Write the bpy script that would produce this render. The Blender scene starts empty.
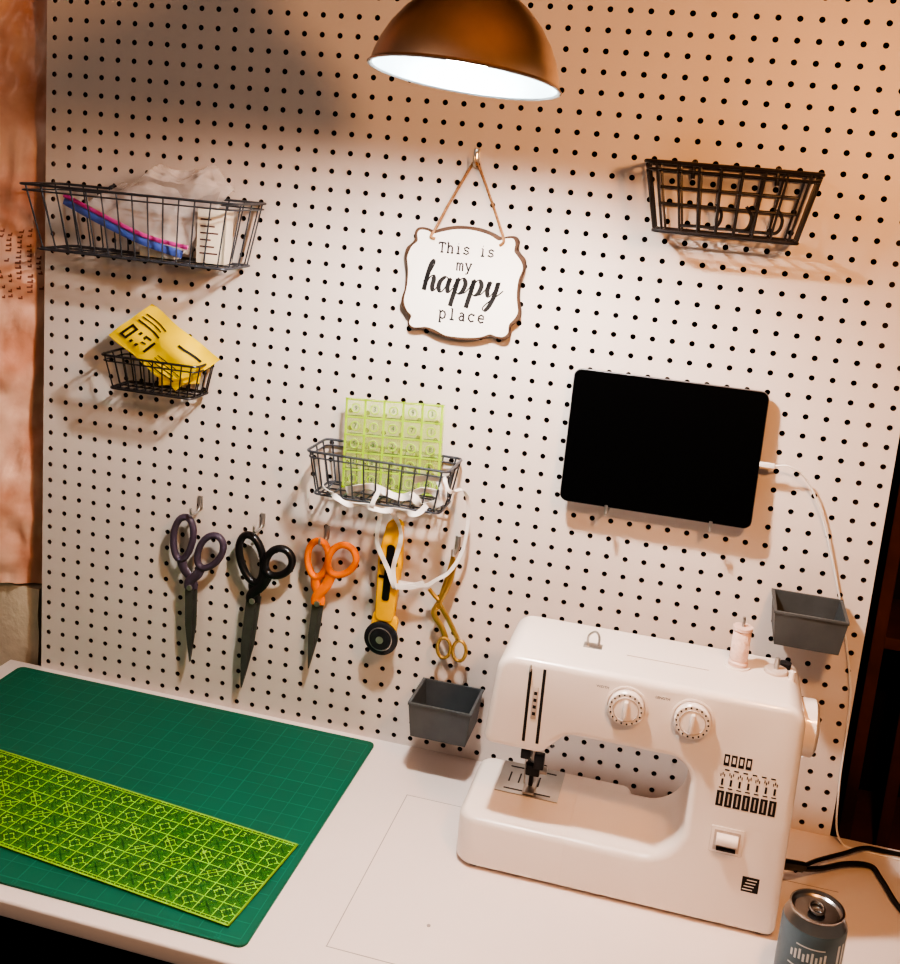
import bpy, bmesh, math, random
import numpy as np
from mathutils import Matrix, Vector, noise
S=0.0254; Z0=0.75
random.seed(4)
scene=bpy.context.scene
scene.view_settings.view_transform='AgX'
scene.view_settings.look='AgX - High Contrast'
scene.view_settings.exposure=0.12
# ---------------------------------------------------------------- materials
def lin(c):
    o=[]
    for x in c:
        x/=255.; o.append(x/12.92 if x<=.04045 else ((x+.055)/1.055)**2.4)
    return tuple(o)+(1,)
def mat(name,c,rough=.5,metal=0,var=.06,vs=40,bump=0,bs=200,alpha=1,emit=0,coat=0,c2=None,spec=.5,trans=0):
    m=bpy.data.materials.new(name);m.use_nodes=True;nt=m.node_tree;p=nt.nodes['Principled BSDF']
    p.inputs['Roughness'].default_value=rough;p.inputs['Metallic'].default_value=metal
    p.inputs['Specular IOR Level'].default_value=spec
    col=lin(c)
    tc=nt.nodes.new('ShaderNodeTexCoord');nz=nt.nodes.new('ShaderNodeTexNoise');nz.inputs['Scale'].default_value=vs;nz.inputs['Detail'].default_value=4
    nt.links.new(tc.outputs['Object'],nz.inputs['Vector'])
    rp=nt.nodes.new('ShaderNodeValToRGB');rp.color_ramp.elements[0].position=.35;rp.color_ramp.elements[1].position=.65
    a=tuple(max(0,x*(1-var)) for x in col[:3])+(1,);b=tuple(min(1,x*(1+var)) for x in col[:3])+(1,)
    if c2: b=lin(c2);a=col
    rp.color_ramp.elements[0].color=a;rp.color_ramp.elements[1].color=b
    nt.links.new(nz.outputs['Fac'],rp.inputs['Fac']);nt.links.new(rp.outputs['Color'],p.inputs['Base Color'])
    if bump:
        n2=nt.nodes.new('ShaderNodeTexNoise');n2.inputs['Scale'].default_value=bs;n2.inputs['Detail'].default_value=6
        nt.links.new(tc.outputs['Object'],n2.inputs['Vector'])
        bp=nt.nodes.new('ShaderNodeBump');bp.inputs['Strength'].default_value=bump;bp.inputs['Distance'].default_value=.002
        nt.links.new(n2.outputs['Fac'],bp.inputs['Height']);nt.links.new(bp.outputs['Normal'],p.inputs['Normal'])
    if alpha<1: p.inputs['Alpha'].default_value=alpha
    if emit: p.inputs['Emission Color'].default_value=col;p.inputs['Emission Strength'].default_value=emit
    if coat: p.inputs['Coat Weight'].default_value=coat
    if trans: p.inputs['Transmission Weight'].default_value=trans
    return m
# ---------------------------------------------------------------- builder
def cr(pts,closed=False,n=8):
    P=[Vector(p) for p in pts];N=len(P);out=[]
    rng=range(N) if closed else range(N-1)
    for i in rng:
        if closed: a,b,c,d=P[(i-1)%N],P[i],P[(i+1)%N],P[(i+2)%N]
        else: a,b,c,d=P[max(i-1,0)],P[i],P[i+1],P[min(i+2,N-1)]
        for k in range(n):
            t=k/n
            out.append(.5*((2*b)+(c-a)*t+(2*a-5*b+4*c-d)*t*t+(3*b-a-3*c+d)*t**3))
    if not closed: out.append(P[-1])
    return out
def fillet(pts,n=6):
    """pts: (x,y,r)"""
    N=len(pts);out=[]
    for i in range(N):
        p=Vector(pts[i][:2]);r=pts[i][2] if len(pts[i])>2 else 0
        if r<=0: out.append(p);continue
        a=Vector(pts[i-1][:2]);b=Vector(pts[(i+1)%N][:2])
        u=(a-p).normalized();v=(b-p).normalized();ang=u.angle(v)
        t=min(r/math.tan(ang/2),(a-p).length*.49,(b-p).length*.49);r=t*math.tan(ang/2)
        c=p+(u+v).normalized()*(r/math.sin(ang/2))
        p0=p+u*t-c;p1=p+v*t-c
        a0=math.atan2(p0.y,p0.x);a1=math.atan2(p1.y,p1.x);d=(a1-a0+math.pi)%(2*math.pi)-math.pi
        for k in range(n+1):
            w=a0+d*k/n;out.append(c+Vector((math.cos(w),math.sin(w)))*r)
    return out
class B:
    def __init__(s,name): s.name=name;s.v=[];s.f=[];s.mi=[];s.m=[]
    def _m(s,m):
        if m not in s.m: s.m.append(m)
        return s.m.index(m)
    def add(s,vs,fs,m,M=None):
        b=len(s.v);k=s._m(m)
        for v in vs:
            v=Vector(v)
            s.v.append(M@v if M else v)
        for f in fs: s.f.append([b+i for i in f]);s.mi.append(k)
    def bm(s,bm,m,M=None):
        bm.verts.ensure_lookup_table();bm.verts.index_update()
        s.add([v.co.copy() for v in bm.verts],[[v.index for v in f.verts] for f in bm.faces],m,M);bm.free()
    def box(s,x0,x1,y0,y1,z0,z1,m,bev=0,seg=2,M=None):
        bm=bmesh.new();bmesh.ops.create_cube(bm,size=1)
        for v in bm.verts: v.co=Vector(((x0+x1)/2+v.co.x*(x1-x0),(y0+y1)/2+v.co.y*(y1-y0),(z0+z1)/2+v.co.z*(z1-z0)))
        if bev: bmesh.ops.bevel(bm,geom=bm.edges[:],offset=bev,segments=seg,affect='EDGES',profile=.5)
        s.bm(bm,m,M)
    def poly(s,pts,y0,y1,m,bev=0,seg=3,M=None):
        """2D polygon in XZ extruded along Y"""
        bm=bmesh.new();vs=[bm.verts.new((p[0],y0,p[1])) for p in pts]
        f=bm.faces.new(vs)
        r=bmesh.ops.extrude_face_region(bm,geom=[f])
        for e in r['geom']:
            if isinstance(e,bmesh.types.BMVert): e.co.y=y1
        bmesh.ops.recalc_face_normals(bm,faces=bm.faces[:])
        if bev:
            es=[e for e in bm.edges if abs(e.verts[0].co.y-e.verts[1].co.y)<1e-6]
            bmesh.ops.bevel(bm,geom=es,offset=bev,segments=seg,affect='EDGES',profile=.5,clamp_overlap=False)
        bmesh.ops.triangulate(bm,faces=[f for f in bm.faces if len(f.verts)>4],quad_method='BEAUTY',ngon_method='EAR_CLIP')
        s.bm(bm,m,M)
    def tube(s,pts,r,m,closed=False,n=8,r2=None,up=None,M=None,taper=None):
        P=[Vector(p) for p in pts];N=len(P);vs=[];fs=[];nrm=None
        for i in range(N):
            if closed: t=(P[(i+1)%N]-P[i-1])
            else: t=(P[min(i+1,N-1)]-P[max(i-1,0)])
            if t.length<1e-9: t=Vector((0,0,1))
            t.normalize()
            if up is not None:
                U=Vector(up)
            else:
                U=nrm if nrm is not None else (Vector((0,1,0)) if abs(t.y)<.9 else Vector((1,0,0)))
            sd=t.cross(U)
            if sd.length<1e-6: sd=t.cross(Vector((1,.1,.05)))
            sd.normalize();nn=sd.cross(t).normalized();nrm=nn
            k=taper[i] if taper else 1
            for j in range(n):
                a=2*math.pi*j/n
                vs.append(P[i]+sd*(math.cos(a)*r*k)+nn*(math.sin(a)*(r2 or r)*k))
        for i in range(N if closed else N-1):
            a=i*n;b=((i+1)%N)*n
            for j in range(n): fs.append((a+j,a+(j+1)%n,b+(j+1)%n,b+j))
        if not closed: fs.append(tuple(range(n))[::-1]);fs.append(tuple(range((N-1)*n,N*n)))
        s.add(vs,fs,m,M)
    def lathe(s,prof,c,m,n=48,M=None,axis='Z'):
        vs=[];fs=[];R={'Z':Matrix(),'Y':Matrix.Rotation(math.pi/2,4,'X'),'X':Matrix.Rotation(math.pi/2,4,'Y')}[axis]
        T=Matrix.Translation(c)@(M or Matrix())@R
        for r,z in prof:
            for j in range(n):
                a=2*math.pi*j/n;vs.append((math.cos(a)*max(r,1e-4),math.sin(a)*max(r,1e-4),z))
        for i in range(len(prof)-1):
            for j in range(n): fs.append((i*n+j,i*n+(j+1)%n,(i+1)*n+(j+1)%n,(i+1)*n+j))
        s.add(vs,fs,m,T)
    _tc={}
    def text(s,body,size,M,m,extr=0,sx=1):
        key=(body,size)
        if key not in B._tc:
            cu=bpy.data.curves.new('t','FONT');cu.body=body;cu.size=size;cu.resolution_u=3;cu.align_x='CENTER';cu.align_y='CENTER'
            o=bpy.data.objects.new('t',cu);scene.collection.objects.link(o);bpy.context.view_layer.update()
            dg=bpy.context.evaluated_depsgraph_get();me=o.evaluated_get(dg).to_mesh()
            B._tc[key]=([v.co.copy() for v in me.vertices],[list(p.vertices) for p in me.polygons])
            bpy.data.objects.remove(o);bpy.data.curves.remove(cu)
        s.add(*B._tc[key],m,M)
    def done(s,ang=35,parent=None):
        V=np.array([tuple(v) for v in s.v])*S;V[:,2]+=Z0
        c=(V.min(0)+V.max(0))/2;c[2]=V[:,2].min()
        me=bpy.data.meshes.new(s.name);me.from_pydata((V-c).tolist(),[],s.f)
        for m in s.m: me.materials.append(m)
        me.polygons.foreach_set('material_index',s.mi);me.polygons.foreach_set('use_smooth',[True]*len(s.f))
        me.set_sharp_from_angle(angle=math.radians(ang));me.update()
        o=bpy.data.objects.new(s.name,me);o.location=c;scene.collection.objects.link(o)
        if parent: o.parent=parent
        return o
RX=Matrix.Rotation(math.pi/2,4,'X')
def wall_ribbon(b,pts,w0,w1,m,y,nib=True):
    """calligraphic flat stroke in XZ plane"""
    P=[Vector((p[0],p[1])) for p in pts];vs=[];fs=[];N=len(P)
    for i in range(N):
        t=(P[min(i+1,N-1)]-P[max(i-1,0)]);t=t.normalized() if t.length>1e-9 else Vector((1,0))
        w=w0+(w1*max(0,-t.y) if nib else 0);n=Vector((-t.y,t.x))*w/2
        vs.append((P[i].x+n.x,y,P[i].y+n.y));vs.append((P[i].x-n.x,y,P[i].y-n.y))
    for i in range(N-1): fs.append((2*i,2*i+1,2*i+3,2*i+2))
    b.add(vs,fs,m)
# ---------------------------------------------------------------- camera
Cc=np.array([38.2636,-55.5205,33.1542]);yaw,pit,rol=-0.2333,0.2017,0.0865;F=1071.679;sy=-93.1
f=np.array([math.sin(yaw)*math.cos(pit),math.cos(yaw)*math.cos(pit),-math.sin(pit)])
r0=np.array([math.cos(yaw),-math.sin(yaw),0]);u0=np.cross(r0,f)
r=math.cos(rol)*r0+math.sin(rol)*u0;u=-math.sin(rol)*r0+math.cos(rol)*u0
cd=bpy.data.cameras.new('camera');co=bpy.data.objects.new('camera',cd);scene.collection.objects.link(co)
co.matrix_world=Matrix(((r[0],u[0],-f[0],Cc[0]*S),(r[1],u[1],-f[1],Cc[1]*S),(r[2],u[2],-f[2],Cc[2]*S+Z0),(0,0,0,1)))
cd.sensor_fit='VERTICAL';cd.sensor_height=24;cd.lens=24*F/964;cd.shift_y=sy/964;cd.clip_start=.01
scene.camera=co
# ---------------------------------------------------------------- mats
M_board=mat('pegboard_white',(222,211,204),.45,var=.02,vs=6,bump=.05,bs=300)
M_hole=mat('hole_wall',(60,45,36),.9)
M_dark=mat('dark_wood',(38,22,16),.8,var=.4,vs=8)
M_brown=mat('red_brown_wood',(92,48,34),.7,var=.35,vs=10)
M_insul=mat('insulation_skin',(214,152,126),.38,var=.2,vs=12,bump=.9,bs=25,c2=(242,200,178))
M_conc=mat('concrete',(214,200,178),.9,var=.15,vs=12,bump=1,bs=60)
M_table=mat('table_laminate',(242,231,226),.35,var=.015,vs=5)
M_line=mat('seam_grey',(175,165,162),.6)
M_floor=mat('floor_concrete',(42,28,24),.8,var=.2,vs=6)
M_wire=mat('wire_grey_steel',(86,90,98),.35,.5,var=.1)
M_wired=mat('wire_dark_steel',(60,58,60),.35,.5,var=.1)
M_steel=mat('steel',(190,188,185),.28,.9,var=.05)
M_blade=mat('blade_steel',(104,102,100),.35,.55,var=.08)
M_white=mat('appliance_white',(242,232,225),.28,var=.01,vs=5,coat=.3)
M_whitep=mat('white_plastic',(240,236,232),.4,var=.02)
M_black=mat('black_plastic',(18,18,20),.4,var=.1)
M_ink=mat('ink_black',(28,24,24),.7)
M_grey=mat('bin_grey',(82,86,88),.5,var=.08)
M_cream=mat('dial_mark',(200,185,175),.5)
# ---------------------------------------------------------------- room
def plane_obj(name,x0,x1,y0,y1,z0,z1,m):
    b=B(name);b.box(x0,x1,y0,y1,z0,z1,m);return b.done()
FZ=-Z0/S
plane_obj('floor',-60,100,-110,16,FZ-2,FZ,M_floor)
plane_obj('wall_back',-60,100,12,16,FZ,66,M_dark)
M_ceil=mat('ceiling_joist_wood',(150,124,100),.85,var=.2,vs=6)
plane_obj('ceiling',-60,100,-110,16,66,68,M_ceil)
# insulation
b=B('insulation_blanket')
def ins(s_,z):
    xr=-.55+.35*noise.noise(Vector((0,0,z*.2)))-.2*noise.noise(Vector((0,5,z*.6)))
    x=xr-20*s_
    y=1.3-11*s_+(1.0*noise.noise(Vector((x*.25,1,z*.14)))+.5*noise.noise(Vector((x*.7,3,z*.4)))+.3*noise.noise(Vector((x*1.6,3,z*1.1))))*min(1,.35+s_*8)
    return Vector((x,y,z))
nx,nz=60,150;vs=[];fs=[]
for j in range(nz+1):
    z=5.0+(66-5.0)*j/nz
    for i in range(nx+1): vs.append(ins((1-i/nx)**1.4,z)+(Vector((0,1.6,0)) if i==nx else Vector((0,0,0))))
for j in range(nz):
    for i in range(nx):
        a=j*(nx+1)+i;fs.append((a,a+1,a+nx+2,a+nx+1))
b.add(vs,fs,M_insul)
M_prt=mat('insulation_print',(150,96,82),.6)
for row in range(5):
    for k in range(14):
        s0=.012+row*.022;z=23.4+k*.3+.1*(row%2)
        if random.random()<.3: continue
        P=[ins(s0,z),ins(s0+.01,z),ins(s0+.01,z+.1),ins(s0,z+.1)]
        b.add([p+Vector((.03,-.05,0)) for p in P],[(0,1,2,3)],M_prt)
        P=[ins(s0,z),ins(s0+.003,z),ins(s0+.003,z+.2),ins(s0,z+.2)]
        b.add([p+Vector((.03,-.05,0)) for p in P],[(0,1,2,3)],M_prt)
b.done(60)
b=B('concrete_ledge')
bm=bmesh.new();bmesh.ops.create_cube(bm,size=1);bmesh.ops.subdivide_edges(bm,edges=bm.edges[:],cuts=20,use_grid_fill=True)
for v in bm.verts:
    v.co=Vector((-13.7+v.co.x*25.6,3.5+v.co.y*5,(FZ+4.7)/2+v.co.z*(4.7-FZ)))
    if v.co.y<2: v.co.y+=.35*noise.noise(v.co*.5)
b.bm(bm,M_conc);b.done(50)
b=B('storage_shelf')
for x in (49.3,51.4): b.box(x,x+.7,5,5.8,FZ,66,M_brown,.08)
b.box(54.5,55.2,5,11.8,FZ,66,M_brown,.08)
for z in (-18,-4,9,21.5,36): b.box(49.3,70,5.1,11.8,z,z+.7,M_brown,.05)
b.box(69.8,70.5,5,11.8,FZ,66,M_brown,.08)
b.done()
# ---------------------------------------------------------------- pegboard
b=B('pegboard')
vs=[];fs=[];mi=[];R=.145;NH=12
for side,y in((0,0),(1,.19)):
    for i in range(48):
        for j in range(48):
            base=len(vs);cx,cz=i+.5,j+.5
            for a,c in((.5,.5),(-.5,.5),(-.5,-.5),(.5,-.5)): vs.append((cx+a,y,cz+c))
            for k in range(NH):
                a=math.pi/4+2*math.pi*k/NH;vs.append((cx+R*math.cos(a),y,cz+R*math.sin(a)))
            for q in range(4):
                hs=[base+4+(q*3+t)%NH for t in range(4)]
                fc=[base+q,*hs,base+(q+1)%4][::1]
                fs.append(fc if side==1 else fc[::-1])
b.add(vs,fs,M_board)
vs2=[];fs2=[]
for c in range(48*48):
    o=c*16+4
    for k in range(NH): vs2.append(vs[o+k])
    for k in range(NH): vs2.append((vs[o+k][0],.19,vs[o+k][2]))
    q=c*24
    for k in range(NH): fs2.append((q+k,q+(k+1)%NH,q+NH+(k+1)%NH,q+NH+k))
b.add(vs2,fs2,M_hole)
for (x0,x1,z0,z1) in((-.01,0,0,48),(48,48.01,0,48),(0,48,48,48.01)): b.box(x0,x1,0,.19,z0,z1,M_board)
b.box(.8,2.2,.2,1.7,0,48,M_dark);b.box(45.8,47.2,.2,1.7,0,48,M_dark);b.box(2.2,45.8,1.2,1.6,0,48,M_dark)  # furring strips; dark panel added behind as painted shade so the holes look black
b.done(40)
# ---------------------------------------------------------------- table
b=B('sewing_table')
b.box(-2.4,58,-19.3,.2,-.85,0,M_table,.12,3)
for x in(3,54): 
    for y in(-16.5,-2.5): b.box(x-.8,x+.8,y-.8,y+.8,FZ,-.85,M_dark,.05)
b.box(-2.2,-1.4,-18.6,0,FZ,-.85,M_dark,.05);b.box(56.9,57.7,-18.6,0,FZ,-.85,M_dark,.05);b.box(-1.4,56.9,-.8,-.1,FZ,-.85,M_dark)  # left side panel added to darken the view under the tabletop
b.box(25.77,25.81,-17,-4.8,0,.012,M_line);b.box(25.76,48,-4.82,-4.79,0,.012,M_line);b.box(25.76,48,-17.01,-16.98,0,.012,M_line)
b.lathe([(0,.0),(.09,.0),(.09,.02),(0,.02)],(29.6,-14.2,0),M_line,12)
b.done()
# ---------------------------------------------------------------- mat
M_mat=mat('mat_green',(12,98,74),.6,var=.05,vs=10)
M_matl=mat('mat_lines',(34,116,92),.6)
b=B('cutting_mat')
x0,x1,y0,y1=-1.1,22.6,-18.4,-.6
pl=fillet([(x0,y0,.4),(x1,y0,.4),(x1,y1,.4),(x0,y1,.4)])
b.poly([(p.x,-p.y) for p in pl],-.12,-.012,M_mat,M=Matrix(((1,0,0,0),(0,0,-1,0),(0,-1,0,0),(0,0,0,1))))
for i in range(24):
    x=x0+.35+i;w=.022 if i%6 else .035
    b.box(x-w,x+w,y0+.4,y1-.4,.12,.123,M_matl)
for j in range(18):
    y=y0+.4+j
    if y<y1-.3: w=.022 if j%6 else .035;b.box(x0+.35,x1-.35,y-w,y+w,.12,.123,M_matl)
for i in range(0,24,2): b.text(str(i),.3,Matrix.Translation((x0+.35+i,y0+.2,.124)),M_matl)
b.text('INCH',.5,Matrix.Translation((x0+2,y1-1.1,.124)),M_matl)
b.done()
# ---------------------------------------------------------------- acrylic rulers
def acrylic(name,c,a,spec=.5):
    m=mat(name,c,.15,var=.02,alpha=a,spec=spec);return m
M_acr=acrylic('acrylic_green',(84,170,50),.42)
M_acl=mat('ruler_lines_lime',(156,200,66),.5)
M_acd=mat('ruler_marks_dark',(14,74,38),.5)
b=B('quilting_ruler')
L,W=24,6.4;T=Matrix.Translation((22.1,-11.2,.128))@Matrix.Rotation(-.1+0,4,'Z')
b.box(-L,0,-W,0,0,.1,M_acr,M=T)
def rl(xa,ya,xb,yb,w=.04,m=M_acl,z=.101):
    d=Vector((xb-xa,yb-ya));n=Vector((-d.y,d.x)).normalized()*w/2
    b.add([(xa+n.x,ya+n.y,z),(xa-n.x,ya-n.y,z),(xb-n.x,yb-n.y,z),(xb+n.x,yb+n.y,z)],[(0,1,2,3)],m,T)
for i in range(25): rl(-i,0,-i,-W,.05)
for j in range(7): rl(-L,-j*1.0-.2,0,-j*1.0-.2,.05)
rl(-L,-.03,0,-.03,.1);rl(-L,-W+.03,0,-W+.03,.1);rl(-.04,-W,-.04,0,.1)
for i in range(96): rl(-i*.25,0,-i*.25,-.2,.03);rl(-i*.25,-W,-i*.25,-W+.2,.03)
for i in range(24):
    for j in range(6):
        cx,cy=-i-.5,-j-.7
        for sx,sy2 in((1,1),(-1,1)): rl(cx-.3*sx,cy-.3*sy2,cx+.3*sx,cy+.3*sy2,.06,M_acd,.102)
        rl(cx-.5,cy+.0,cx-.3,cy+.0,.05,M_acl);rl(cx+.3,cy,cx+.5,cy,.05,M_acl);rl(cx,cy+.3,cx,cy+.5,.05,M_acl);rl(cx,cy-.5,cx,cy-.3,.05,M_acl)
        rl(cx-.22,cy+.38,cx+.22,cy+.38,.1,M_acd,.102);rl(cx-.38,cy-.25,cx-.38,cy+.25,.08,M_acd,.102)
        if (i+j)%2: rl(cx-.3,cy,cx,cy+.3,.05,M_acl);rl(cx,cy+.3,cx+.3,cy,.05,M_acl);rl(cx+.3,cy,cx,cy-.3,.05,M_acl);rl(cx,cy-.3,cx-.3,cy,.05,M_acl)
    for j in (0,2,4): b.text(str((i%9)+1),.5,T@Matrix.Translation((-i-.72,-j-.55,.104)),M_acl)
for j in range(24): rl(-j,-3.2,-j-1,-3.2+(.9 if j%2 else -.9),.05,M_acl,.103)
b.done()
# ---------------------------------------------------------------- baskets
def basket(name,x0,x1,yf,yb,zt,zb,tap,nf,m,rr=.085,rw=.05,ns=3,hooks=2):
    b=B(name)
    def loop(x0,x1,yf,yb,z,r,rad=.35):
        pl=fillet([(x0,yf,rad),(x1,yf,rad),(x1,yb,rad),(x0,yb,rad)],5);b.tube([(p.x,p.y,z) for p in pl],r,m,closed=True,n=8)
    loop(x0,x1,yf,yb,zt,rr);loop(x0+.08,x1-.08,yf+.05,yb-.03,zt-.32,rw)
    X0,X1,YF,YB=x0+tap,x1-tap,yf+tap*.8,yb-.05
    loop(X0,X1,YF,YB,zb,rr*.9)
    for i in range(nf):
        t=(i+.5)/nf;xt=x0+(x1-x0)*t;xb=X0+(X1-X0)*t
        p=[(xt,yf,zt),(xb,YF,zb+.12),(xb,YF+.15,zb),(xb,YB-.1,zb),(xb,YB,zb+.12),(xt,yb,zt)]
        b.tube(p,rw,m,n=6)
    for i in range(ns):
        t=(i+.5)/ns;yt=yf+(yb-yf)*t;y2=YF+(YB-YF)*t
        b.tube([(x0,yt,zt),(X0,y2,zb+.1),(X0+.15,y2,zb),(X1-.15,y2,zb),(X1,y2,zb+.1),(x1,yt,zt)],rw,m,n=6)
    for i in range(hooks):
        hx=round(x0+(x1-x0)*(i+.5)/hooks-.5)+.5
        b.tube(cr([(hx,yb,zt-.6),(hx,yb-.05,zt),(hx,yb+.05,zt+.1),(hx,-.2,zt+.15),(hx,-.1,zt+.25)]),rr,m,n=6)
        b.tube([(hx,yb,zb),(hx,-.002,zb)],rr,m,n=6)
    return b
b=basket('wire_basket',1.4,14.1,-4.5,-.5,30.45,27.0,.75,14,M_wire,.07,.045);b.done()
b=basket('wire_basket',34.4,42.3,-4.2,-.4,34.3,31.15,.65,8,M_wired,.1,.06)
for z in (33.2,32.4): b.tube([(35.0,-.5,z),(41.6,-.5,z)],.07,M_wired,n=6)
b.done()
b=B('pegboard_hooks')
for k,(x,z) in enumerate([(36.2,31.4),(37.6,31.4),(39.0,31.4)]):
    b.tube(cr([(x,-1.2-.3*k,z),(x+.9,-1.5-.3*k,z+.05),(x+1.7,-1.6-.3*k,z+.1),(x+1.9,-1.7-.3*k,z+.7),(x+1.6,-1.7-.3*k,z+1.2)]),.08,M_wired,n=6)
b.done()
b=basket('wire_basket',5.6,11.5,-3.0,-.4,21.4,19.5,.4,10,M_wired,.07,.045);b.done()
b=basket('wire_basket',18.3,26.2,-3.4,-.4,17.8,15.4,.4,11,M_wire,.075,.05);b.done()
# contents: basket A
M_bag=mat('clear_plastic',(236,228,226),.1,var=.08,alpha=.38,bump=1,bs=40)
b=B('zip_bag')
def crumple(b,c00,c10,c11,c01,m,amp=.35,fr=.8,n=16,seed=0):
    a,bb,c,d=[Vector(p) for p in(c00,c10,c11,c01)];nrm=(bb-a).cross(d-a).normalized();vs=[];fs=[]
    for j in range(n+1):
        for i in range(n+1):
            s_,t_=i/n,j/n;p=(a*(1-s_)+bb*s_)*(1-t_)+(d*(1-s_)+c*s_)*t_
            vs.append(p+nrm*amp*(noise.noise(p*fr+Vector((seed,seed*2,0)))*2+.5*abs(noise.noise(p*fr*2.7+Vector((seed,1,3))))))
    for j in range(n):
        for i in range(n): q=j*(n+1)+i;fs.append((q,q+1,q+n+2,q+n+1))
    b.add(vs,fs,m)
crumple(b,(4,-3.2,29.3),(10.5,-3.4,27.3),(12.2,-2.2,30.8),(6.0,-1.6,30.9),M_bag,n=28)
crumple(b,(4,-2.4,29.0),(10.5,-2.0,27.3),(12.6,-1.6,31.2),(8.0,-1.4,32.0),M_bag,seed=3,n=28)
crumple(b,(8,-3.0,31.2),(12.5,-1.2,31.0),(11.2,-1.6,32.2),(8.6,-2.2,32.0),M_bag,seed=5,amp=.5,n=28)
M_pink=mat('zip_pink',(206,84,160),.4);M_blue=mat('zip_blue',(86,108,188),.4)
b.tube(cr([(3.4,-3.3,30.0),(6,-3.5,29.1),(8.5,-3.6,28.3),(11,-3.5,27.9)]),.12,M_pink,r2=.05,up=(0,1,0))
b.tube(cr([(3.4,-3.25,29.7),(6,-3.45,28.75),(8.5,-3.5,27.95),(10.7,-3.5,27.5)]),.22,M_blue,r2=.05,up=(0,1,0))
b.done(80)
b=B('notions_box')
M_lab=mat('label_print',(230,220,202),.5,var=.03);M_labd=mat('label_dark',(90,60,60),.6)
T=Matrix.Translation((11.9,-2.2,27.1))@Matrix.Rotation(.1,4,'Z')
b.box(-.8,.8,-.6,.6,0,2.9,M_lab,.05,M=T)
for k in range(6): b.box(-.6,.4-.2*(k%3),-.62,-.6,.5+k*.36,.58+k*.36,M_labd,M=T)
T=Matrix.Translation((8.8,-2.2,27.1));b.box(-1.1,1.0,-.5,.4,0,1.2,M_lab,.05,M=T)
b.done()
# yellow packet
M_yel=mat('packet_yellow',(240,206,40),.35,var=.06,vs=20,bump=.5,bs=25)
b=B('fabric_packet')
def pk(s_,t_,off=0):
    a=Vector((5.3,-1.7,22.3));bx=Vector((9.9,-2.3,19.75))-a;up_=Vector((7.7,-1.2,24.3))-a
    p=a+bx*s_+up_*t_;return p+Vector((-.0,-1,.0))*(off+.3*noise.noise(p*.9)+.2*math.sin(s_*math.pi)*math.sin(t_*math.pi))
for off,sg in((0.08,1),(-.25,-1)):
    vs=[];fs=[];n=18
    for j in range(n+1):
        for i in range(n+1):
            e=min(i,j,n-i,n-j)/3;e=min(e,1);vs.append(pk(i/n,j/n,off*e))
    for j in range(n):
        for i in range(n): q=j*(n+1)+i;fs.append((q,q+1,q+n+2,q+n+1))
    b.add(vs,fs,M_yel)
def pstrip(s0,s1,t0,t1,m):
    vs=[];n=10
    for i in range(n+1):
        for t_ in(t0,t1): vs.append(pk(s0+(s1-s0)*i/n,t_,.14))
    b.add(vs,[(2*i,2*i+2,2*i+3,2*i+1) for i in range(n)],m)
for k,(s0,s1,t0,t1) in enumerate([(.07,.1,.2,.5),(.14,.17,.2,.5),(.1,.14,.2,.24),(.1,.14,.46,.5),(.21,.24,.2,.5),(.28,.31,.2,.5),(.31,.36,.46,.5),(.31,.36,.34,.37),(.4,.43,.2,.5),(.07,.4,.62,.65),(.07,.35,.72,.74),(.07,.38,.8,.82),(.55,.9,.1,.12),(.55,.85,.18,.2),(.55,.9,.26,.28),(.55,.8,.34,.36),(.6,.9,.75,.79)]): pstrip(s0,s1,t0,t1,M_ink)
crumple(b,(8.8,-2.2,19.9),(11.0,-1.6,20.2),(11.4,-1.6,21.9),(8.9,-1.4,22.7),M_yel,seed=8,amp=.2)
b.done(70)
# small ruler in basket D
b=B('template_ruler')
M_acr2=acrylic('acrylic_lime',(200,224,120),.28);M_l2=mat('lime_print',(164,200,56),.5)
T=Matrix.Translation((19.8,-1.6,15.5))@Matrix.Rotation(-.06,4,'Y')@Matrix.Rotation(-.12,4,'X')
b.box(0,5.6,0,.1,0,5.0,M_acr2,M=T)
for i in range(6): b.box(.08+i*1.08-.06,.08+i*1.08+.06,-.012,0,0,5.0,M_l2,M=T)
for j in range(6): b.box(0,5.6,-.012,0,.07+j*.97-.04,.07+j*.97+.04,M_l2,M=T)
for i in range(5):
    for j in range(5):
        cx,cz=.62+i*1.08,.56+j*.97
        b.tube([(cx+.24*math.cos(a*math.pi/6),-.015,cz+.24*math.sin(a*math.pi/6)) for a in range(12)],.03,M_l2,closed=True,n=4,M=T)
        b.text(str((i*3+j*2)%9+1),.36,T@Matrix.Translation((cx,-.02,cz))@RX,M_acd)
        b.box(cx-.4,cx+.4,-.016,-.01,cz-.42,cz-.39,M_acd,M=T)
b.done()
M_rib=mat('ribbon_white',(240,236,234),.7,var=.03)
b=B('elastic_ribbon')
def rib(pts,w=.1,up=(0,1,0),n=8,tw=0):
    P=cr(pts,n=n);N=len(P)
    vs=[];fs=[]
    for i in range(N):
        t=(P[min(i+1,N-1)]-P[max(i-1,0)]).normalized();a=tw*math.sin(i*.35)
        U=Vector((math.sin(a)*.6,math.cos(a),math.sin(a)*.8));sd=t.cross(U)
        if sd.length<.05: sd=Vector((1,0,0))
        sd.normalize();nn=sd.cross(t).normalized()
        for c,e in((-w,.02),(w,.02),(w,-.02),(-w,-.02)): vs.append(P[i]+sd*c+nn*e)
    for i in range(N-1):
        for j in range(4): fs.append((4*i+j,4*i+(j+1)%4,4*i+4+(j+1)%4,4*i+4+j))
    b.add(vs,fs,M_rib)
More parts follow.
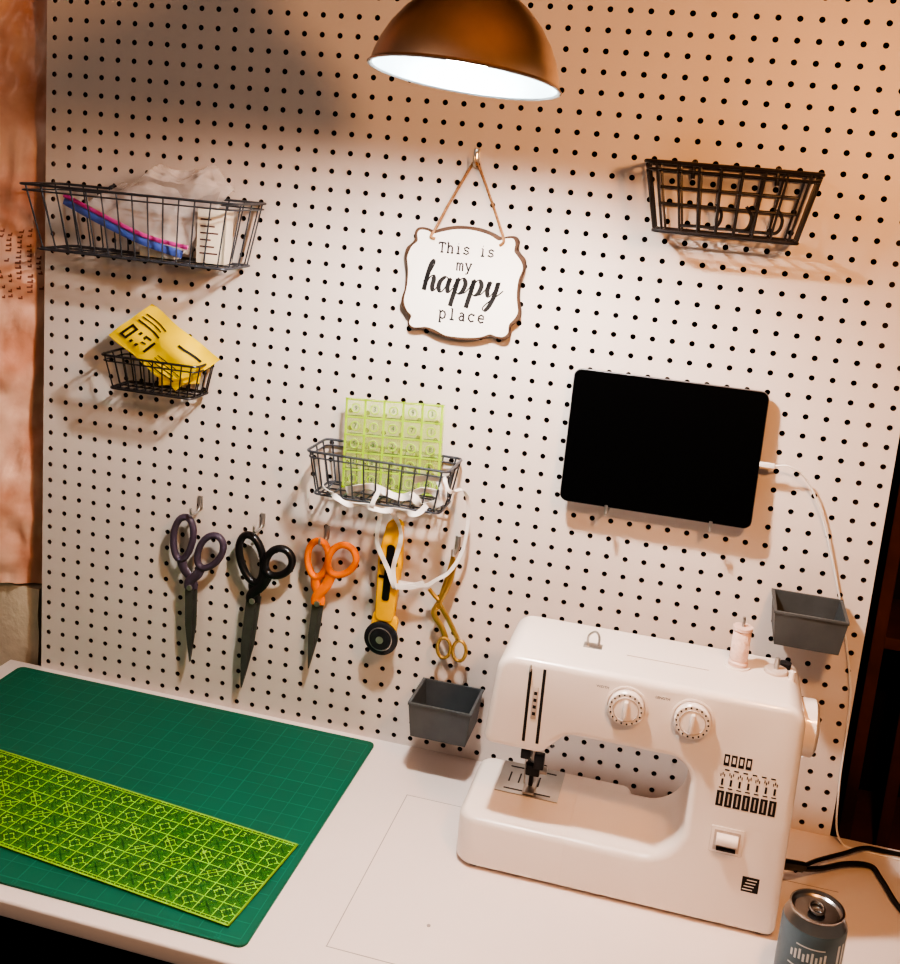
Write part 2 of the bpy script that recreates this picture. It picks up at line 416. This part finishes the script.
rib([(25.8,-2.2,16.5),(26.0,-3.6,17.6),(26.4,-3.7,16.9),(26.8,-2.2,16.6),(27.0,-1.4,15.4),(26.9,-1.2,13.2),(26.3,-1.3,11.7),(25.5,-1.4,11.0),(24.9,-1.4,10.6),(23.4,-1.3,10.5)],.1,tw=.9)
rib([(24.9,-1.45,10.75),(24.0,-1.4,10.35),(23.2,-1.5,10.3)],.16)
rib([(22.6,-3.5,16.4),(22.3,-3.8,15.4),(22.3,-2.2,14.6),(22.1,-1.7,12.8),(22.9,-1.7,11.2),(23.3,-1.6,10.2),(23.1,-1.5,11.4),(23.4,-1.5,13.2),(23.0,-1.7,14.4),(22.4,-2.4,15.4)],.13,tw=.6)
rib([(19.2,-3.0,15.9),(20.0,-3.6,15.7),(20.9,-3.75,15.35),(21.8,-3.7,15.45),(22.8,-3.8,15.3),(23.8,-3.7,15.5),(24.7,-3.75,15.4),(25.2,-3.5,15.9)],.15,tw=1.1)
rib([(20.5,-2.8,15.8),(22,-3.1,16.3),(23.5,-2.6,15.8),(25,-3.1,16.6),(25.9,-2.4,16.0)],.2,tw=1)
rib([(24.2,-3.0,17.0),(25.6,-3.2,17.3),(25.9,-3.1,16.2),(24.8,-3.0,15.7),(24.2,-3.0,16.3)],.22,tw=1)
b.done(70)
# ---------------------------------------------------------------- hooks
def hook(b,x,z,m=M_steel,l=1.2):
    b.tube(cr([(x,-.003,z+.55),(x,-.08,z+.5),(x,-.12,z+.1),(x,-.3,z-.15),(x,-l*.6,z-.22),(x,-l,z-.05),(x,-l-.05,z+.3)]),.075,m,n=8)
    b.box(x-.15,x+.15,-.12,-.003,z-.1,z+.7,m,.03)
# ---------------------------------------------------------------- scissors
M_purple=mat('handle_purple',(78,66,82),.45)
M_orange=mat('handle_orange',(244,128,34),.35,var=.04)
M_bh=mat('handle_black',(26,26,28),.35)
def scissors(name,hk,lA,lB,pv,tip,m1,m2,y=-.8,th=.2,bw=.36):
    b=B(name);hook(b,*hk)
    pv=Vector(pv);tip=Vector(tip)
    for k,(l,m) in enumerate(((lA,m1),(lB,m2))):
        cx,cz,rx,rz,rot=l;yy=y-.12*k;pts=[]
        for i in range(28):
            a=2*math.pi*i/28;ex=rx*math.cos(a)*(1+.12*math.sin(a));ez=rz*math.sin(a)
            pts.append((cx+ex*math.cos(rot)-ez*math.sin(rot),yy,cz+ex*math.sin(rot)+ez*math.cos(rot)))
        b.tube(pts,th,m,closed=True,n=10,r2=th*1.1,up=(0,1,0))
        bx,bz=cx+rz*math.sin(rot)*.9,cz-rz*math.cos(rot)*.9
        sgn=1 if k==0 else -1
        sh=cr([(bx,yy,bz),((bx+pv.x)/2-.1*sgn,yy,(bz+pv.y)/2+.15),(pv.x+.1*sgn,yy,pv.y+.35),(pv.x+.14*sgn,yy,pv.y-.1)],n=6)
        n=len(sh);b.tube(sh,th*1.6,m,n=10,r2=th*.8,up=(0,1,0),taper=[1-.25*i/n for i in range(n)])
        d=(tip-pv).normalized();nn=Vector((-d.y,d.x));L=(tip-pv).length
        o=nn*(.1*sgn)
        P=[pv-d*.3+nn*bw*.5+o,pv+d*L*.5+nn*bw*.44+o,pv+d*L*.85+nn*bw*.2,tip,pv+d*L*.85-nn*bw*.2,pv+d*L*.5-nn*bw*.42+o,pv-d*.3-nn*bw*.5+o]
        b.poly([(p.x,p.y) for p in P],yy+.02,yy+.1,M_blade)
    b.lathe([(0,0),(.16,0),(.18,.05),(.18,.1)],(pv.x,y-.3,pv.y),M_steel,16,axis='Y',M=Matrix.Rotation(math.pi,4,'X'))
    b.done(50)
scissors('scissors',(10.6,12.4),(9.95,10.6,.62,1.35,-.12),(11.75,10.1,.68,1.15,-.5),(10.6,7.7),(10.7,2.9),M_purple,M_purple,bw=.52)
scissors('scissors',(14.6,12.0),(14.35,10.1,.72,1.45,.25),(16.05,10.2,.72,.95,-.7),(14.6,7.6),(14.1,1.9),M_bh,M_bh,bw=.66,th=.22)
scissors('scissors',(18.6,11.9),(18.4,10.8,.62,1.1,-.05),(19.85,11.0,.75,1.0,-.6),(18.6,8.2),(18.25,4.0),M_orange,M_orange,bw=.46)
# rotary cutter
b=B('rotary_cutter')
M_yc=mat('cutter_yellow',(242,186,40),.35,var=.04)
hook(b,22.6,14.4)
T=Matrix.Translation((22.65,-1,7.0))@Matrix.Rotation(.03,4,'Y')
b.poly(fillet([(-.5,1,.3),(.55,1,.3),(.68,4.5,.6),(.5,7.0,.5),(-.35,7.0,.5),(-.68,4.8,.6)]),-.35,.25,M_yc,.1,M=T)
b.poly(fillet([(-.2,2.3,.15),(.22,2.3,.15),(.26,5.6,.2),(-.2,5.6,.2)]),-.42,-.3,M_black,.03,M=T)
b.box(-.5,.5,-.42,-.3,4.4,4.6,M_black,M=T);b.box(-.5,.5,-.42,-.3,3.6,3.75,M_black,M=T)
b.poly(fillet([(-.85,-.3,.5),(.7,-.9,.6),(.85,1.3,.4),(-.6,1.6,.3)]),-.25,.1,M_yc,.06,M=T)
M_gun=mat('cutter_dark',(48,50,56),.35,.4)
b.lathe([(0,-.15),(.92,-.15),(.98,-.08),(.98,.1),(.85,.18),(.62,.2),(.6,.28),(.3,.3),(0,.3)],(0,0,0),M_gun,36,M=T@Matrix.Translation((0,-.3,0)),axis='Y')
b.lathe([(.62,0),(.66,.02),(.7,0)],(0,0,0),M_steel,36,M=T@Matrix.Translation((0,-.5,0)),axis='Y')
b.lathe([(0,.02),(.22,.02),(.22,0)],(0,0,0),M_steel,24,M=T@Matrix.Translation((0,-.62,0)),axis='Y')
b.done()
# embroidery scissors
M_gold=mat('gold_metal',(206,172,104),.3,.8)
b=B('embroidery_scissors')
hook(b,26.3,12.6)
b.tube(cr([(26.3,-1.0,12.4),(26.05,-1.0,11.0),(25.7,-1,9.6)]),.12,M_gold,r2=.05,up=(0,1,0),taper=None)
b.tube(cr([(26.5,-1.1,12.3),(26.3,-1.1,11.0),(25.8,-1.1,9.6)]),.12,M_gold,r2=.05,up=(0,1,0))
b.tube(cr([(25.1,-1,10.3),(25.5,-1,9.9),(25.9,-1,9.6)]),.12,M_gold)
b.tube(cr([(25.75,-1,9.6),(25.5,-1,8.9),(26.0,-1,8.2),(26.3,-1,7.6)]),.17,M_gold,r2=.07,up=(0,1,0))
b.tube(cr([(25.75,-1.1,9.6),(26.2,-1.1,9.0),(26.6,-1.1,8.4),(27.0,-1.1,7.7)]),.15,M_gold,r2=.07,up=(0,1,0))
b.lathe([(0,0),(.16,.02),(.16,.1)],(25.8,-1.25,9.5),M_gold,12,axis='Y')
for cx,cz in((26.25,7.0),(27.15,7.0)): b.tube([(cx+.38*math.cos(a*math.pi/10),-1.05,cz+.6*math.sin(a*math.pi/10)) for a in range(20)],.1,M_gold,closed=True)
b.done(60)
# ---------------------------------------------------------------- bins
def bin_(x0,x1,z0,z1,y0=-3.5,y1=-.35):
    b=B('storage_bin');t=.12;tp=.2
    O=[(x0,y0,z1),(x1,y0,z1),(x1,y1,z1),(x0,y1,z1)];Q=[(x0+tp,y0+tp,z0),(x1-tp,y0+tp,z0),(x1-tp,y1,z0),(x0+tp,y1,z0)]
    I=[(x0+t,y0+t,z1),(x1-t,y0+t,z1),(x1-t,y1-t,z1),(x0+t,y1-t,z1)];J=[(x0+tp+t,y0+tp+t,z0+t),(x1-tp-t,y0+tp+t,z0+t),(x1-tp-t,y1-t,z0+t),(x0+tp+t,y1-t,z0+t)]
    v=O+Q+I+J;fs=[(4,7,6,5),(12,13,14,15)]
    for i in range(4):
        j=(i+1)%4;fs+=[(i,4+i,4+j,j),(i,j,8+j,8+i),(8+i,8+j,12+j,12+i)]
    b.add(v,fs,M_grey)
    b.box(x0-.03,x1+.03,y0-.04,y0,z1-.12,z1+.02,M_grey,.015)
    for xx in(x0-.04,x1): b.box(xx,xx+.04,y0,y1,z1-.12,z1+.02,M_grey,.015)
    b.box(x0+.3,x1-.3,y1-.02,y1+.1,z0+.4,z1-.1,M_grey)
    for xx in (x0+.7,x1-.7): b.tube([(xx,y1,z1-.3),(xx,-.002,z1-.3)],.09,M_steel,n=8)
    b.done()
bin_(25.1,28.6,2.6,4.65);bin_(43.15,46.6,11.6,13.4)
# ---------------------------------------------------------------- sign
M_sw=mat('sign_white',(240,236,230),.6,var=.02,vs=8);M_sb=mat('sign_edge_brown',(84,60,44),.7,var=.3,vs=60)
M_twine=mat('twine',(160,122,88),.9,var=.2,vs=300,bump=1,bs=400)
b=B('hanging_sign')
q=[(0,1.0),(.22,.985),(.42,.93),(.56,.87),(.68,.90),(.80,.90),(.86,.82),(.85,.70),(.90,.62),(.985,.52),(1.0,.38),(.96,.2),(.945,0)]
full=q+[(x,-z) for x,z in q[::-1][1:]]+[(-x,-z) for x,z in q[1:]]+[(-x,z) for x,z in q[::-1][1:-1]]
def plaque(hx,hz,y0,y1,m,bev,jit=0):
    pts=cr([(x*hx*(1+jit*noise.noise(Vector((x*9,z*9,1)))),z*hz*(1+jit*noise.noise(Vector((x*9,z*9,5)))),0) for x,z in full],True,5)
    b.poly([(25.35+p.x,27.3+p.y) for p in pts],y0,y1,m,bev)
plaque(3.25,3.0,-.55,-.05,M_sb,.05);plaque(3.1,2.85,-.57,-.5,M_sw,0,.05)
ys=-.585
def typ(s_,cx,cz,h,w):
    """slab-serif stroke letters"""
    G={'T':([[(-.45,1.3),(.45,1.3)],[(0,1.3),(0,0)],[(-.2,0),(.2,0)],[(-.45,1.3),(-.45,1.05)],[(.45,1.3),(.45,1.05)]]),
     'h':[[(-.3,1.4),(-.3,0)],[(-.45,1.4),(-.3,1.4)],[(-.45,0),(-.12,0)],[(-.3,.7),(-.1,.95),(.15,.95),(.3,.75),(.3,0)],[(.12,0),(.45,0)]],
     'i':[[(-.2,1),(0,1),(0,0)],[(-.25,0),(.25,0)],[(-.04,1.35),(.04,1.35)]],
     's':[[(.3,.95),(.3,.75)],[(.3,.85),(0,1),(-.3,.8),(-.2,.55),(.2,.45),(.33,.22),(0,0),(-.32,.15)],[(-.33,0),(-.33,.25)]],
     'm':[[(-.5,1),(-.4,1),(-.4,0)],[(-.5,0),(-.28,0)],[(-.4,.8),(-.2,1),(0,.85),(0,0)],[(-.1,0),(.1,0)],[(0,.8),(.2,1),(.4,.85),(.4,0)],[(.3,0),(.52,0)]],
     'y':[[(-.5,1),(-.2,1)],[(.2,1),(.5,1)],[(-.35,1),(0,.1)],[(.35,1),(-.1,-.4),(-.35,-.45)]],
     'p':[[(-.5,1),(-.3,1),(-.3,-.45)],[(-.45,-.45),(-.1,-.45)],[(-.3,.75),(0,1),(.3,.85),(.38,.5),(.3,.15),(0,0),(-.3,.2)]],
     'l':[[(-.2,1.4),(0,1.4),(0,0)],[(-.28,0),(.28,0)]],
     'a':[[(-.25,.85),(0,1),(.22,.85),(.25,0),(.4,0)],[(.25,.6),(-.1,.58),(-.33,.3),(-.15,0),(.1,.05),(.25,.25)]],
     'c':[[(.3,1),(.3,.75)],[(.3,.8),(0,1),(-.33,.75),(-.35,.3),(-.05,0),(.33,.15)]],
     'e':[[(-.33,.52),(.33,.52),(.25,.85),(0,1),(-.3,.8),(-.35,.3),(-.05,0),(.33,.15)]],' ':[]}
    x=cx-(len(s_)-1)*w/2
    for ch in s_:
        for st in G[ch]:
            pts=[(x+p[0]*h*1.0,cz+p[1]*h) for p in st];wall_ribbon(b,pts,h*.22,0,M_ink,ys)
        x+=w
typ('This is',25.45,28.85,.38,.44);typ('my',25.4,28.0,.38,.46);typ('place',25.5,25.35,.42,.53)
def script(x0,z0,k):
    Ls=[([[(0,.55),(.3,1.2),(.48,1.8),(.42,2.0),(.27,1.7),(.17,.9),(.12,0)],[(.14,.15),(.32,.8),(.52,1.0),(.62,.75),(.6,.3),(.72,.02),(.95,.35)]],.92),
     ([[(.62,.85),(.4,1.0),(.12,.7),(.08,.25),(.28,.0),(.52,.4),(.68,.95),(.62,.4),(.74,.02),(.98,.35)]],.95),
     ([[(0,.4),(.2,1.0),(.16,.3),(.08,-.4),(.04,-.85)],[(.12,.2),(.3,.8),(.52,1.02),(.72,.7),(.62,.2),(.38,.0),(.2,.15)],[(.5,.04),(.75,.1),(.98,.4)]],.98),
     ([[(0,.4),(.2,1.0),(.16,.3),(.08,-.4),(.04,-.85)],[(.12,.2),(.3,.8),(.52,1.02),(.72,.7),(.62,.2),(.38,.0),(.2,.15)],[(.5,.04),(.75,.1),(.98,.4)]],.98),
     ([[(0,.4),(.2,1.0),(.14,.4),(.3,.02),(.55,.4),(.7,1.0),(.62,.1),(.42,-.6),(.2,-.9),(.08,-.7),(.4,-.25),(.85,.2),(1.1,.5)]],.9)]
    x=x0
    for st,w in Ls:
        for s_ in st:
            pp=cr([(p[0]*.95,p[1],0) for p in s_],n=8);wall_ribbon(b,[(x+(p.x*1.12+p.y*.12)*k,z0+p.y*k) for p in pp],.08*k,.22*k,M_ink,ys)
        x+=w*k*1.08
script(23.2,26.75,.82)
rib_t=[(23.6,-.5,29.9),(24.3,-.35,31.5),(25.2,-.3,33.3),(25.45,-.45,33.55),(25.7,-.3,33.3),(26.5,-.35,31.7),(27.3,-.5,30.0)]
b.tube(cr(rib_t,n=6),.075,M_twine)
b.tube(cr([(23.6,-.55,29.9),(23.5,-.7,29.6),(23.7,-.6,29.5)]),.08,M_twine);b.tube(cr([(27.3,-.55,30.0),(27.4,-.7,29.7),(27.2,-.6,29.5)]),.08,M_twine)
hook(b,25.45,33.6,l=.6)
b.done(40)
# ---------------------------------------------------------------- tablet
M_glass=mat('tablet_glass',(5,5,6),.25,var=.02,spec=.2);M_alu=mat('tablet_body',(110,108,110),.4,.6)
b=B('tablet')
T=Matrix.Translation((36.69,-1.09,20.15))@Matrix.Rotation(-.0798,4,'X')
pl=fillet([(-4.9,-3.52,.4),(4.9,-3.52,.4),(4.9,3.52,.4),(-4.9,3.52,.4)],6)
b.poly([(p.x,p.y) for p in pl],-.02,.26,M_alu,.05,M=T)
pl=fillet([(-4.86,-3.48,.37),(4.86,-3.48,.37),(4.86,3.48,.37),(-4.86,3.48,.37)],6)
b.poly([(p.x,p.y) for p in pl],-.04,0,M_glass,M=T)
b.done()
b=B('tablet_holder')
for x in(34.3,39.6):
    b.tube(cr([(x,-.003,17.2),(x,-.08,17.1),(x,-.15,16.4),(x,-.5,16.3),(x,-1.3,16.35),(x,-1.7,16.4),(x,-1.75,16.85)]),.09,M_steel)
b.tube([(34.3,-.12,16.9),(39.6,-.12,16.9)],.07,M_steel)
b.tube([(34.3,-.12,16.9),(34.3,-.15,20),(39.6,-.15,20),(39.6,-.12,16.9)],.07,M_steel)
b.done()
b=B('charging_cable')
b.box(41.55,42.3,-1.2,-1.0,19.9,20.15,M_whitep,.05)
b.tube(cr([(42.3,-1.1,20.02),(43.0,-1.1,20.1),(43.9,-.7,19.5),(44.9,-.4,17.8),(45.9,-.2,15.2),(46.9,-.2,12.0),(47.7,-.2,8.8),(47.9,-.2,6.5),(48.0,-.3,3),(48.4,-.5,.3),(50,-.8,.07),(56,-1,.07)],n=8),.055,M_whitep)
b.done()
# ---------------------------------------------------------------- lamp
M_shade=mat('shade_metal',(222,206,196),.3,1,var=.1,vs=15)
M_shade.node_tree.nodes['Principled BSDF'].inputs['Anisotropic'].default_value=.7
M_in=mat('shade_inside',(128,142,150),.3,.9,var=.01)
M_bulb=mat('bulb_glow',(255,248,242),.5,emit=1)
bulb_p=M_bulb.node_tree.nodes['Principled BSDF'];bulb_p.inputs['Emission Strength'].default_value=960
b=B('pendant_lamp')
LT=Matrix.Translation((28.4,-16,36.4))@Matrix.Rotation(.06,4,'Y')@Matrix.Rotation(-.09,4,'X')@Matrix.Scale(.965,4)
def lat(prof,m,n=64):
    b.lathe(prof,(0,0,0),m,n,M=LT)
out=[(3.72,0),(3.74,.04),(3.68,.1),(3.62,.14),(3.55,.5),(3.38,1.0),(3.08,1.6),(2.65,2.2),(2.1,2.75),(1.55,3.15),(1.3,3.3),(1.28,3.7),(1.1,3.9),(1.1,4.9),(.9,5.1),(.7,5.15),(.0,5.2)]
lat(out,M_shade)
inn=[(3.72,0),(3.64,-.01),(3.55,.05),(3.48,.5),(3.32,.95),(3.02,1.52),(2.58,2.12),(2.04,2.66),(1.5,3.05),(0,3.1)]
lat(inn,M_in)
b.tube([LT@Vector((0,0,2.6)),LT@Vector((0,0,3.1))],.55,M_whitep,n=20)
top=LT@Vector((0,0,5.1))
b.tube(cr([top,top+Vector((.1,0,3)),top+Vector((0,.3,8)),Vector((top.x,top.y+.3,66))]),.14,M_black)
b.lathe([(0,-.6),(1.6,-.6),(1.9,-.1),(1.9,0)],(top.x,top.y+.3,66),M_shade,32)
lp=b.done()
b=B('bulb')
prof=[(0,.25)]+[(1.05*math.sin(a),1.3-1.05*math.cos(a)) for a in np.linspace(.1,2.4,16)]+[(.5,2.6)]
b.lathe(prof,(0,0,0),M_bulb,32,M=LT);bo=b.done();bo.parent=lp;bo.matrix_parent_inverse=Matrix.Translation(lp.location).inverted()
# ---------------------------------------------------------------- sewing machine
b=B('sewing_machine')
YF=-9.7
body=fillet([(30.4,6.75,.45),(33.2,6.75,.5),(34.3,7.95,.7),(40.1,7.95,1.1),(40.1,2.75,2.0),(34.5,2.75,.45),(34.5,.12,.45),(44.75,.12,.45),(44.6,11.45,.9),(30.8,11.4,.9)],10)
b.poly([(p.x,p.y) for p in body],YF,-4.4,M_white,.36,5)
bed=fillet([(29.5,YF+.015,1.0),(37.5,YF+.015,.5),(37.5,-3.7,.5),(29.5,-3.7,.8)],8)
b.poly([(p.x,-p.y) for p in bed],.13,2.735,M_white,.34,5,M=Matrix(((1,0,0,0),(0,0,-1,0),(0,1,0,0),(0,0,0,1))))
for x,y in((30.5,-9),(44,-9),(30.5,-4.8),(44,-4.9)): b.lathe([(.35,0),(.35,.15)],(x,y,0),M_black,16)
M_seam=mat('seam',(150,140,134),.6)
yf=YF-.005
# needle plate
b.box(30.8,34.0,-6.9,-4.0,2.735,2.79,M_steel,.01)
for k in range(4): b.box(31.3+k*.5,31.38+k*.5,-5.9,-5.0,2.79,2.8,M_black)
b.box(31.2,33.6,-6.6,-6.5,2.79,2.8,M_black);b.box(31.2,33.6,-4.5,-4.4,2.79,2.8,M_black)
# presser / needle bars
b.tube([(32.5,-6.0,6.9),(32.5,-6.0,3.5)],.13,M_steel,n=12);b.tube([(32.1,-6.0,6.9),(32.1,-6.0,4.6)],.1,M_steel,n=12)
b.box(32.2,32.9,-6.4,-5.7,3.6,4.2,M_gun,.06);b.lathe([(0,0),(.22,0),(.22,.35),(0,.35)],(32.9,-6.1,3.9),M_steel,16,axis='X')
b.box(32.2,32.8,-6.9,-5.4,2.86,3.0,M_steel,.04);b.box(32.4,32.6,-6.3,-5.8,3.0,3.6,M_gun,.02)
b.box(31.85,32.35,-6.3,-5.8,4.4,4.9,M_gun,.05);b.tube([(32.1,-6.05,4.6),(32.15,-6.05,2.9)],.03,M_steel)
b.tube(cr([(32.9,-5.6,6.6),(33.2,-5.4,5.0),(33.3,-4.8,4.6)]),.07,M_gun);b.box(32.6,33.1,-6.7,-6.3,4.2,5.0,M_gun,.05)
# slots
for x,z0_,z1_ in((32.35,7.3,11.0),(33.0,7.3,11.1)): b.box(x-.07,x+.07,yf-.012,yf+.05,z0_,z1_-.05,M_ink,.01)
b.box(32.56,32.82,yf-.03,yf,8.5,10.1,M_cream,.02)
for k in range(4): b.box(32.62,32.77,yf-.035,yf-.03,8.7+k*.34,8.86+k*.34,M_ink)
b.tube(cr([(32.35,yf-.05,10.9),(32.35,yf-.15,11.0),(32.3,-9.2,11.35)]),.05,M_steel)
# dials
for x,z in((36.85,10.05),(39.8,10.05)):
    b.lathe([(.95,0),(.95,.04),(.86,.05)],(x,yf,z),M_white,48,axis='Y')
    b.lathe([(.82,0),(.82,.28),(.76,.36),(0,.38)],(x,yf,z),M_white,48,axis='Y')
    for k in range(18):
        a=2*math.pi*k/18;cx,cz=x+.7*math.cos(a),z+.7*math.sin(a)
        b.box(cx-.035,cx+.035,yf-.385,yf-.36,cz-.035,cz+.035,M_ink)
    b.lathe([(.55,0),(.57,.03),(.6,0)],(x,yf-.37,z),M_cream,40,axis='Y')
    b.box(x-.09,x+.09,yf-.62,yf-.35,z-.45,z+.45,M_white,.05)
b.text('LENGTH',.17,Matrix.Translation((38.4,yf-.003,10.75))@RX,M_ink);b.text('WIDTH',.17,Matrix.Translation((35.7,yf-.003,10.75))@RX,M_ink)
# stitch chart
for k in range(7):
    x=41.3+k*.38;dz=.6
    b.box(x,x+.31,yf-.008,yf,5.55+dz,6.3+dz,M_ink);b.box(x+.12,x+.19,yf-.014,yf-.008,5.65+dz,6.2+dz,M_cream)
    b.box(x+.05,x+.26,yf-.008,yf,6.43+dz,6.48+dz,M_ink);b.box(x+.11,x+.2,yf-.008,yf,6.58+dz,6.9+dz,M_ink)
    for e in range(3): b.box(x+.04+.08*e,x+.08+.08*e,yf-.008,yf,7.0+dz+.08*((e+k)%2),7.14+dz+.08*((e+k)%2),M_ink)
for k in range(4):
    b.box(41.4+k*.32,41.64+k*.32,yf-.008,yf,8.15,8.7,M_ink);b.box(41.46+k*.32,41.58+k*.32,yf-.013,yf-.008,8.3,8.6,M_white)
for k in range(6): b.box(41.5+k*.4,41.7+k*.4,yf-.008,yf,7.92,7.98,M_ink)
# lever
b.box(41.3,42.75,yf-.06,yf,3.85,5.15,M_white,.06);b.box(41.45,42.6,yf-.07,yf-.05,4.0,5.0,M_cream)
b.tube([(41.55,yf-.15,4.6),(42.5,yf-.15,4.6)],.28,M_white,n=20);b.box(41.6,42.45,yf-.3,yf-.1,4.12,4.2,M_ink,.01)
# logo
b.box(42.95,43.7,yf-.008,yf,2.2,2.95,M_ink)
for k in range(4): b.box(43.0+.05*k,43.45+.05*k,yf-.014,yf-.008,2.3+.16*k,2.35+.16*k,M_white)
# handwheel
b.lathe([(0,0),(1.1,0),(1.3,.1),(1.32,.7),(1.1,.85),(.8,.9),(.78,.7),(0,.75)],(44.55,-7.0,9.4),M_white,48,axis='X')
b.lathe([(0,.3),(.6,.3),(.6,-.2)],(44.55,-7,9.4),M_seam,24,axis='X')
b.box(44.68,44.93,-6.8,-5.2,1.0,2.2,M_black,.05)
# top features
b.lathe([(0,.22),(.5,.22),(.55,.15),(.55,0)],(43.35,-6.2,11.4),M_cream,28);b.lathe([(.12,0),(.12,.75),(0,.8)],(43.35,-6.2,11.4),M_steel,16)
b.lathe([(.15,0),(.15,.5),(0,.55)],(44.05,-6.6,11.3),M_white,16);b.lathe([(.25,0),(.28,.35),(.0,.4)],(43.8,-5.5,11.35),M_gun,16)
b.tube(cr([(34.6,-7,11.4),(34.6,-7,11.9),(34.9,-7,12.15),(35.1,-7,11.9),(35.1,-7.1,11.5)]),.06,M_steel);b.box(34.4,35.3,-7.3,-6.7,11.36,11.45,M_steel,.03)
b.box(36.5,40.3,-7.4,-7.37,11.44,11.455,M_cream)
b.lathe([(.6,0),(.6,.08),(0,.1)],(41.6,-6.3,11.43),M_white,24);b.tube([(41.6,-6.3,11.4),(41.6,-6.3,13.9)],.07,M_steel)
b.done(32)
b=B('thread_spool')
M_thr=mat('thread_pink',(240,212,202),.8,var=.08,vs=200,bump=.6,bs=400);M_sp=mat('spool_body',(226,196,184),.5)
b.lathe([(.08,0),(.46,0),(.46,.15),(.36,.25)],(41.6,-6.3,11.54),M_sp,28);b.lathe([(.36,.2),(.42,.3),(.42,1.6),(.36,1.7)],(41.6,-6.3,11.54),M_thr,28);b.lathe([(.36,1.65),(.46,1.75),(.46,1.9),(.08,1.9)],(41.6,-6.3,11.54),M_sp,28)
b.done()
b=B('power_cord')
b.tube(cr([(44.95,-6.0,1.6),(45.4,-5.6,1.4),(46.2,-4.6,.8)]),.3,M_black,r2=.22)
b.tube(cr([(46.2,-4.6,.7),(47.2,-3.6,.3),(48.6,-2.6,.25),(49.8,-2.2,.15),(50.2,-3.2,.15),(50.9,-5.5,.15),(52.5,-7.5,.15)]),.14,M_black)
b.tube(cr([(45.8,-5.2,.9),(46.9,-3.4,.5),(48.5,-1.8,.3),(49.6,-.9,.3),(51,-.5,.14),(56,-.4,.13)]),.11,M_black)
b.done()
# ---------------------------------------------------------------- can
M_can=mat('can_blue_grey',(98,118,130),.4,.3,var=.15,vs=20);M_canw=mat('can_print',(206,212,214),.4,.3);M_cant=mat('can_aluminium',(176,174,172),.28,1)
b=B('soda_can')
c=(45.66,-13.33,0)
b.lathe([(0,.12),(.85,.0),(.95,.02),(1.28,.35),(1.3,.5)],c,M_cant,56);b.lathe([(1.3,.5),(1.3,4.05),(1.26,4.2)],c,M_can,56)
b.lathe([(1.26,4.2),(1.08,4.55),(1.06,4.62),(1.1,4.68),(1.1,4.75),(1.02,4.76),(1.0,4.6),(.9,4.52),(.86,4.58),(0,4.58)],c,M_cant,56)
b.lathe([(0,0),(.3,0),(.34,.03)],(45.6,-13.75,4.585),M_black,20)
b.tube([(45.66+.28*math.cos(a*math.pi/8),-13.35+.42*math.sin(a*math.pi/8),4.66) for a in range(16)],.06,M_cant,closed=True)
def canlabel(a0,a1,z0,z1,m):
    vs=[];n=10
    for i in range(n+1):
        a=a0+(a1-a0)*i/n
        for z in(z0,z1): vs.append((c[0]+1.305*math.sin(a),c[1]-1.305*math.cos(a),z))
    b.add(vs,[(2*i,2*i+2,2*i+3,2*i+1) for i in range(n)],m)
for k in range(9): canlabel(-.75+k*.13,-.68+k*.13,3.0-.05*(k%2),3.3+.08*(k%3),M_canw)
for a0,a1,z0,z1 in((-.6,.3,3.6,3.66),(-.8,.4,2.6,2.66),(.75,.85,2.2,3.8),(.95,1.05,2.2,3.8),(1.15,1.25,2.2,3.8),(-.5,.3,2.2,2.3),(-.6,.3,1.5,1.9)): canlabel(a0,a1,z0,z1,M_canw)
b.done()
# ---------------------------------------------------------------- lights
def light(name,kind,loc,e,col,size):
    l=bpy.data.lights.new(name,kind);l.energy=e;l.color=col
    if kind=='POINT': l.shadow_soft_size=size
    o=bpy.data.objects.new(name,l);o.location=(loc[0]*S,loc[1]*S,loc[2]*S+Z0);scene.collection.objects.link(o);return o
light('warm_room_bulb','POINT',(47.5,-32,38.5),20,(1,.47,.18),.04)
light('added_highlight_light','POINT',(4,-62,56),7,(1,.92,.84),.08)  # added light without a fixture, gives the lampshade a silver streak on its left
w=bpy.data.worlds.new('world');scene.world=w;w.use_nodes=True
w.node_tree.nodes['Background'].inputs[0].default_value=(.85,.68,.56,1);w.node_tree.nodes['Background'].inputs[1].default_value=.2
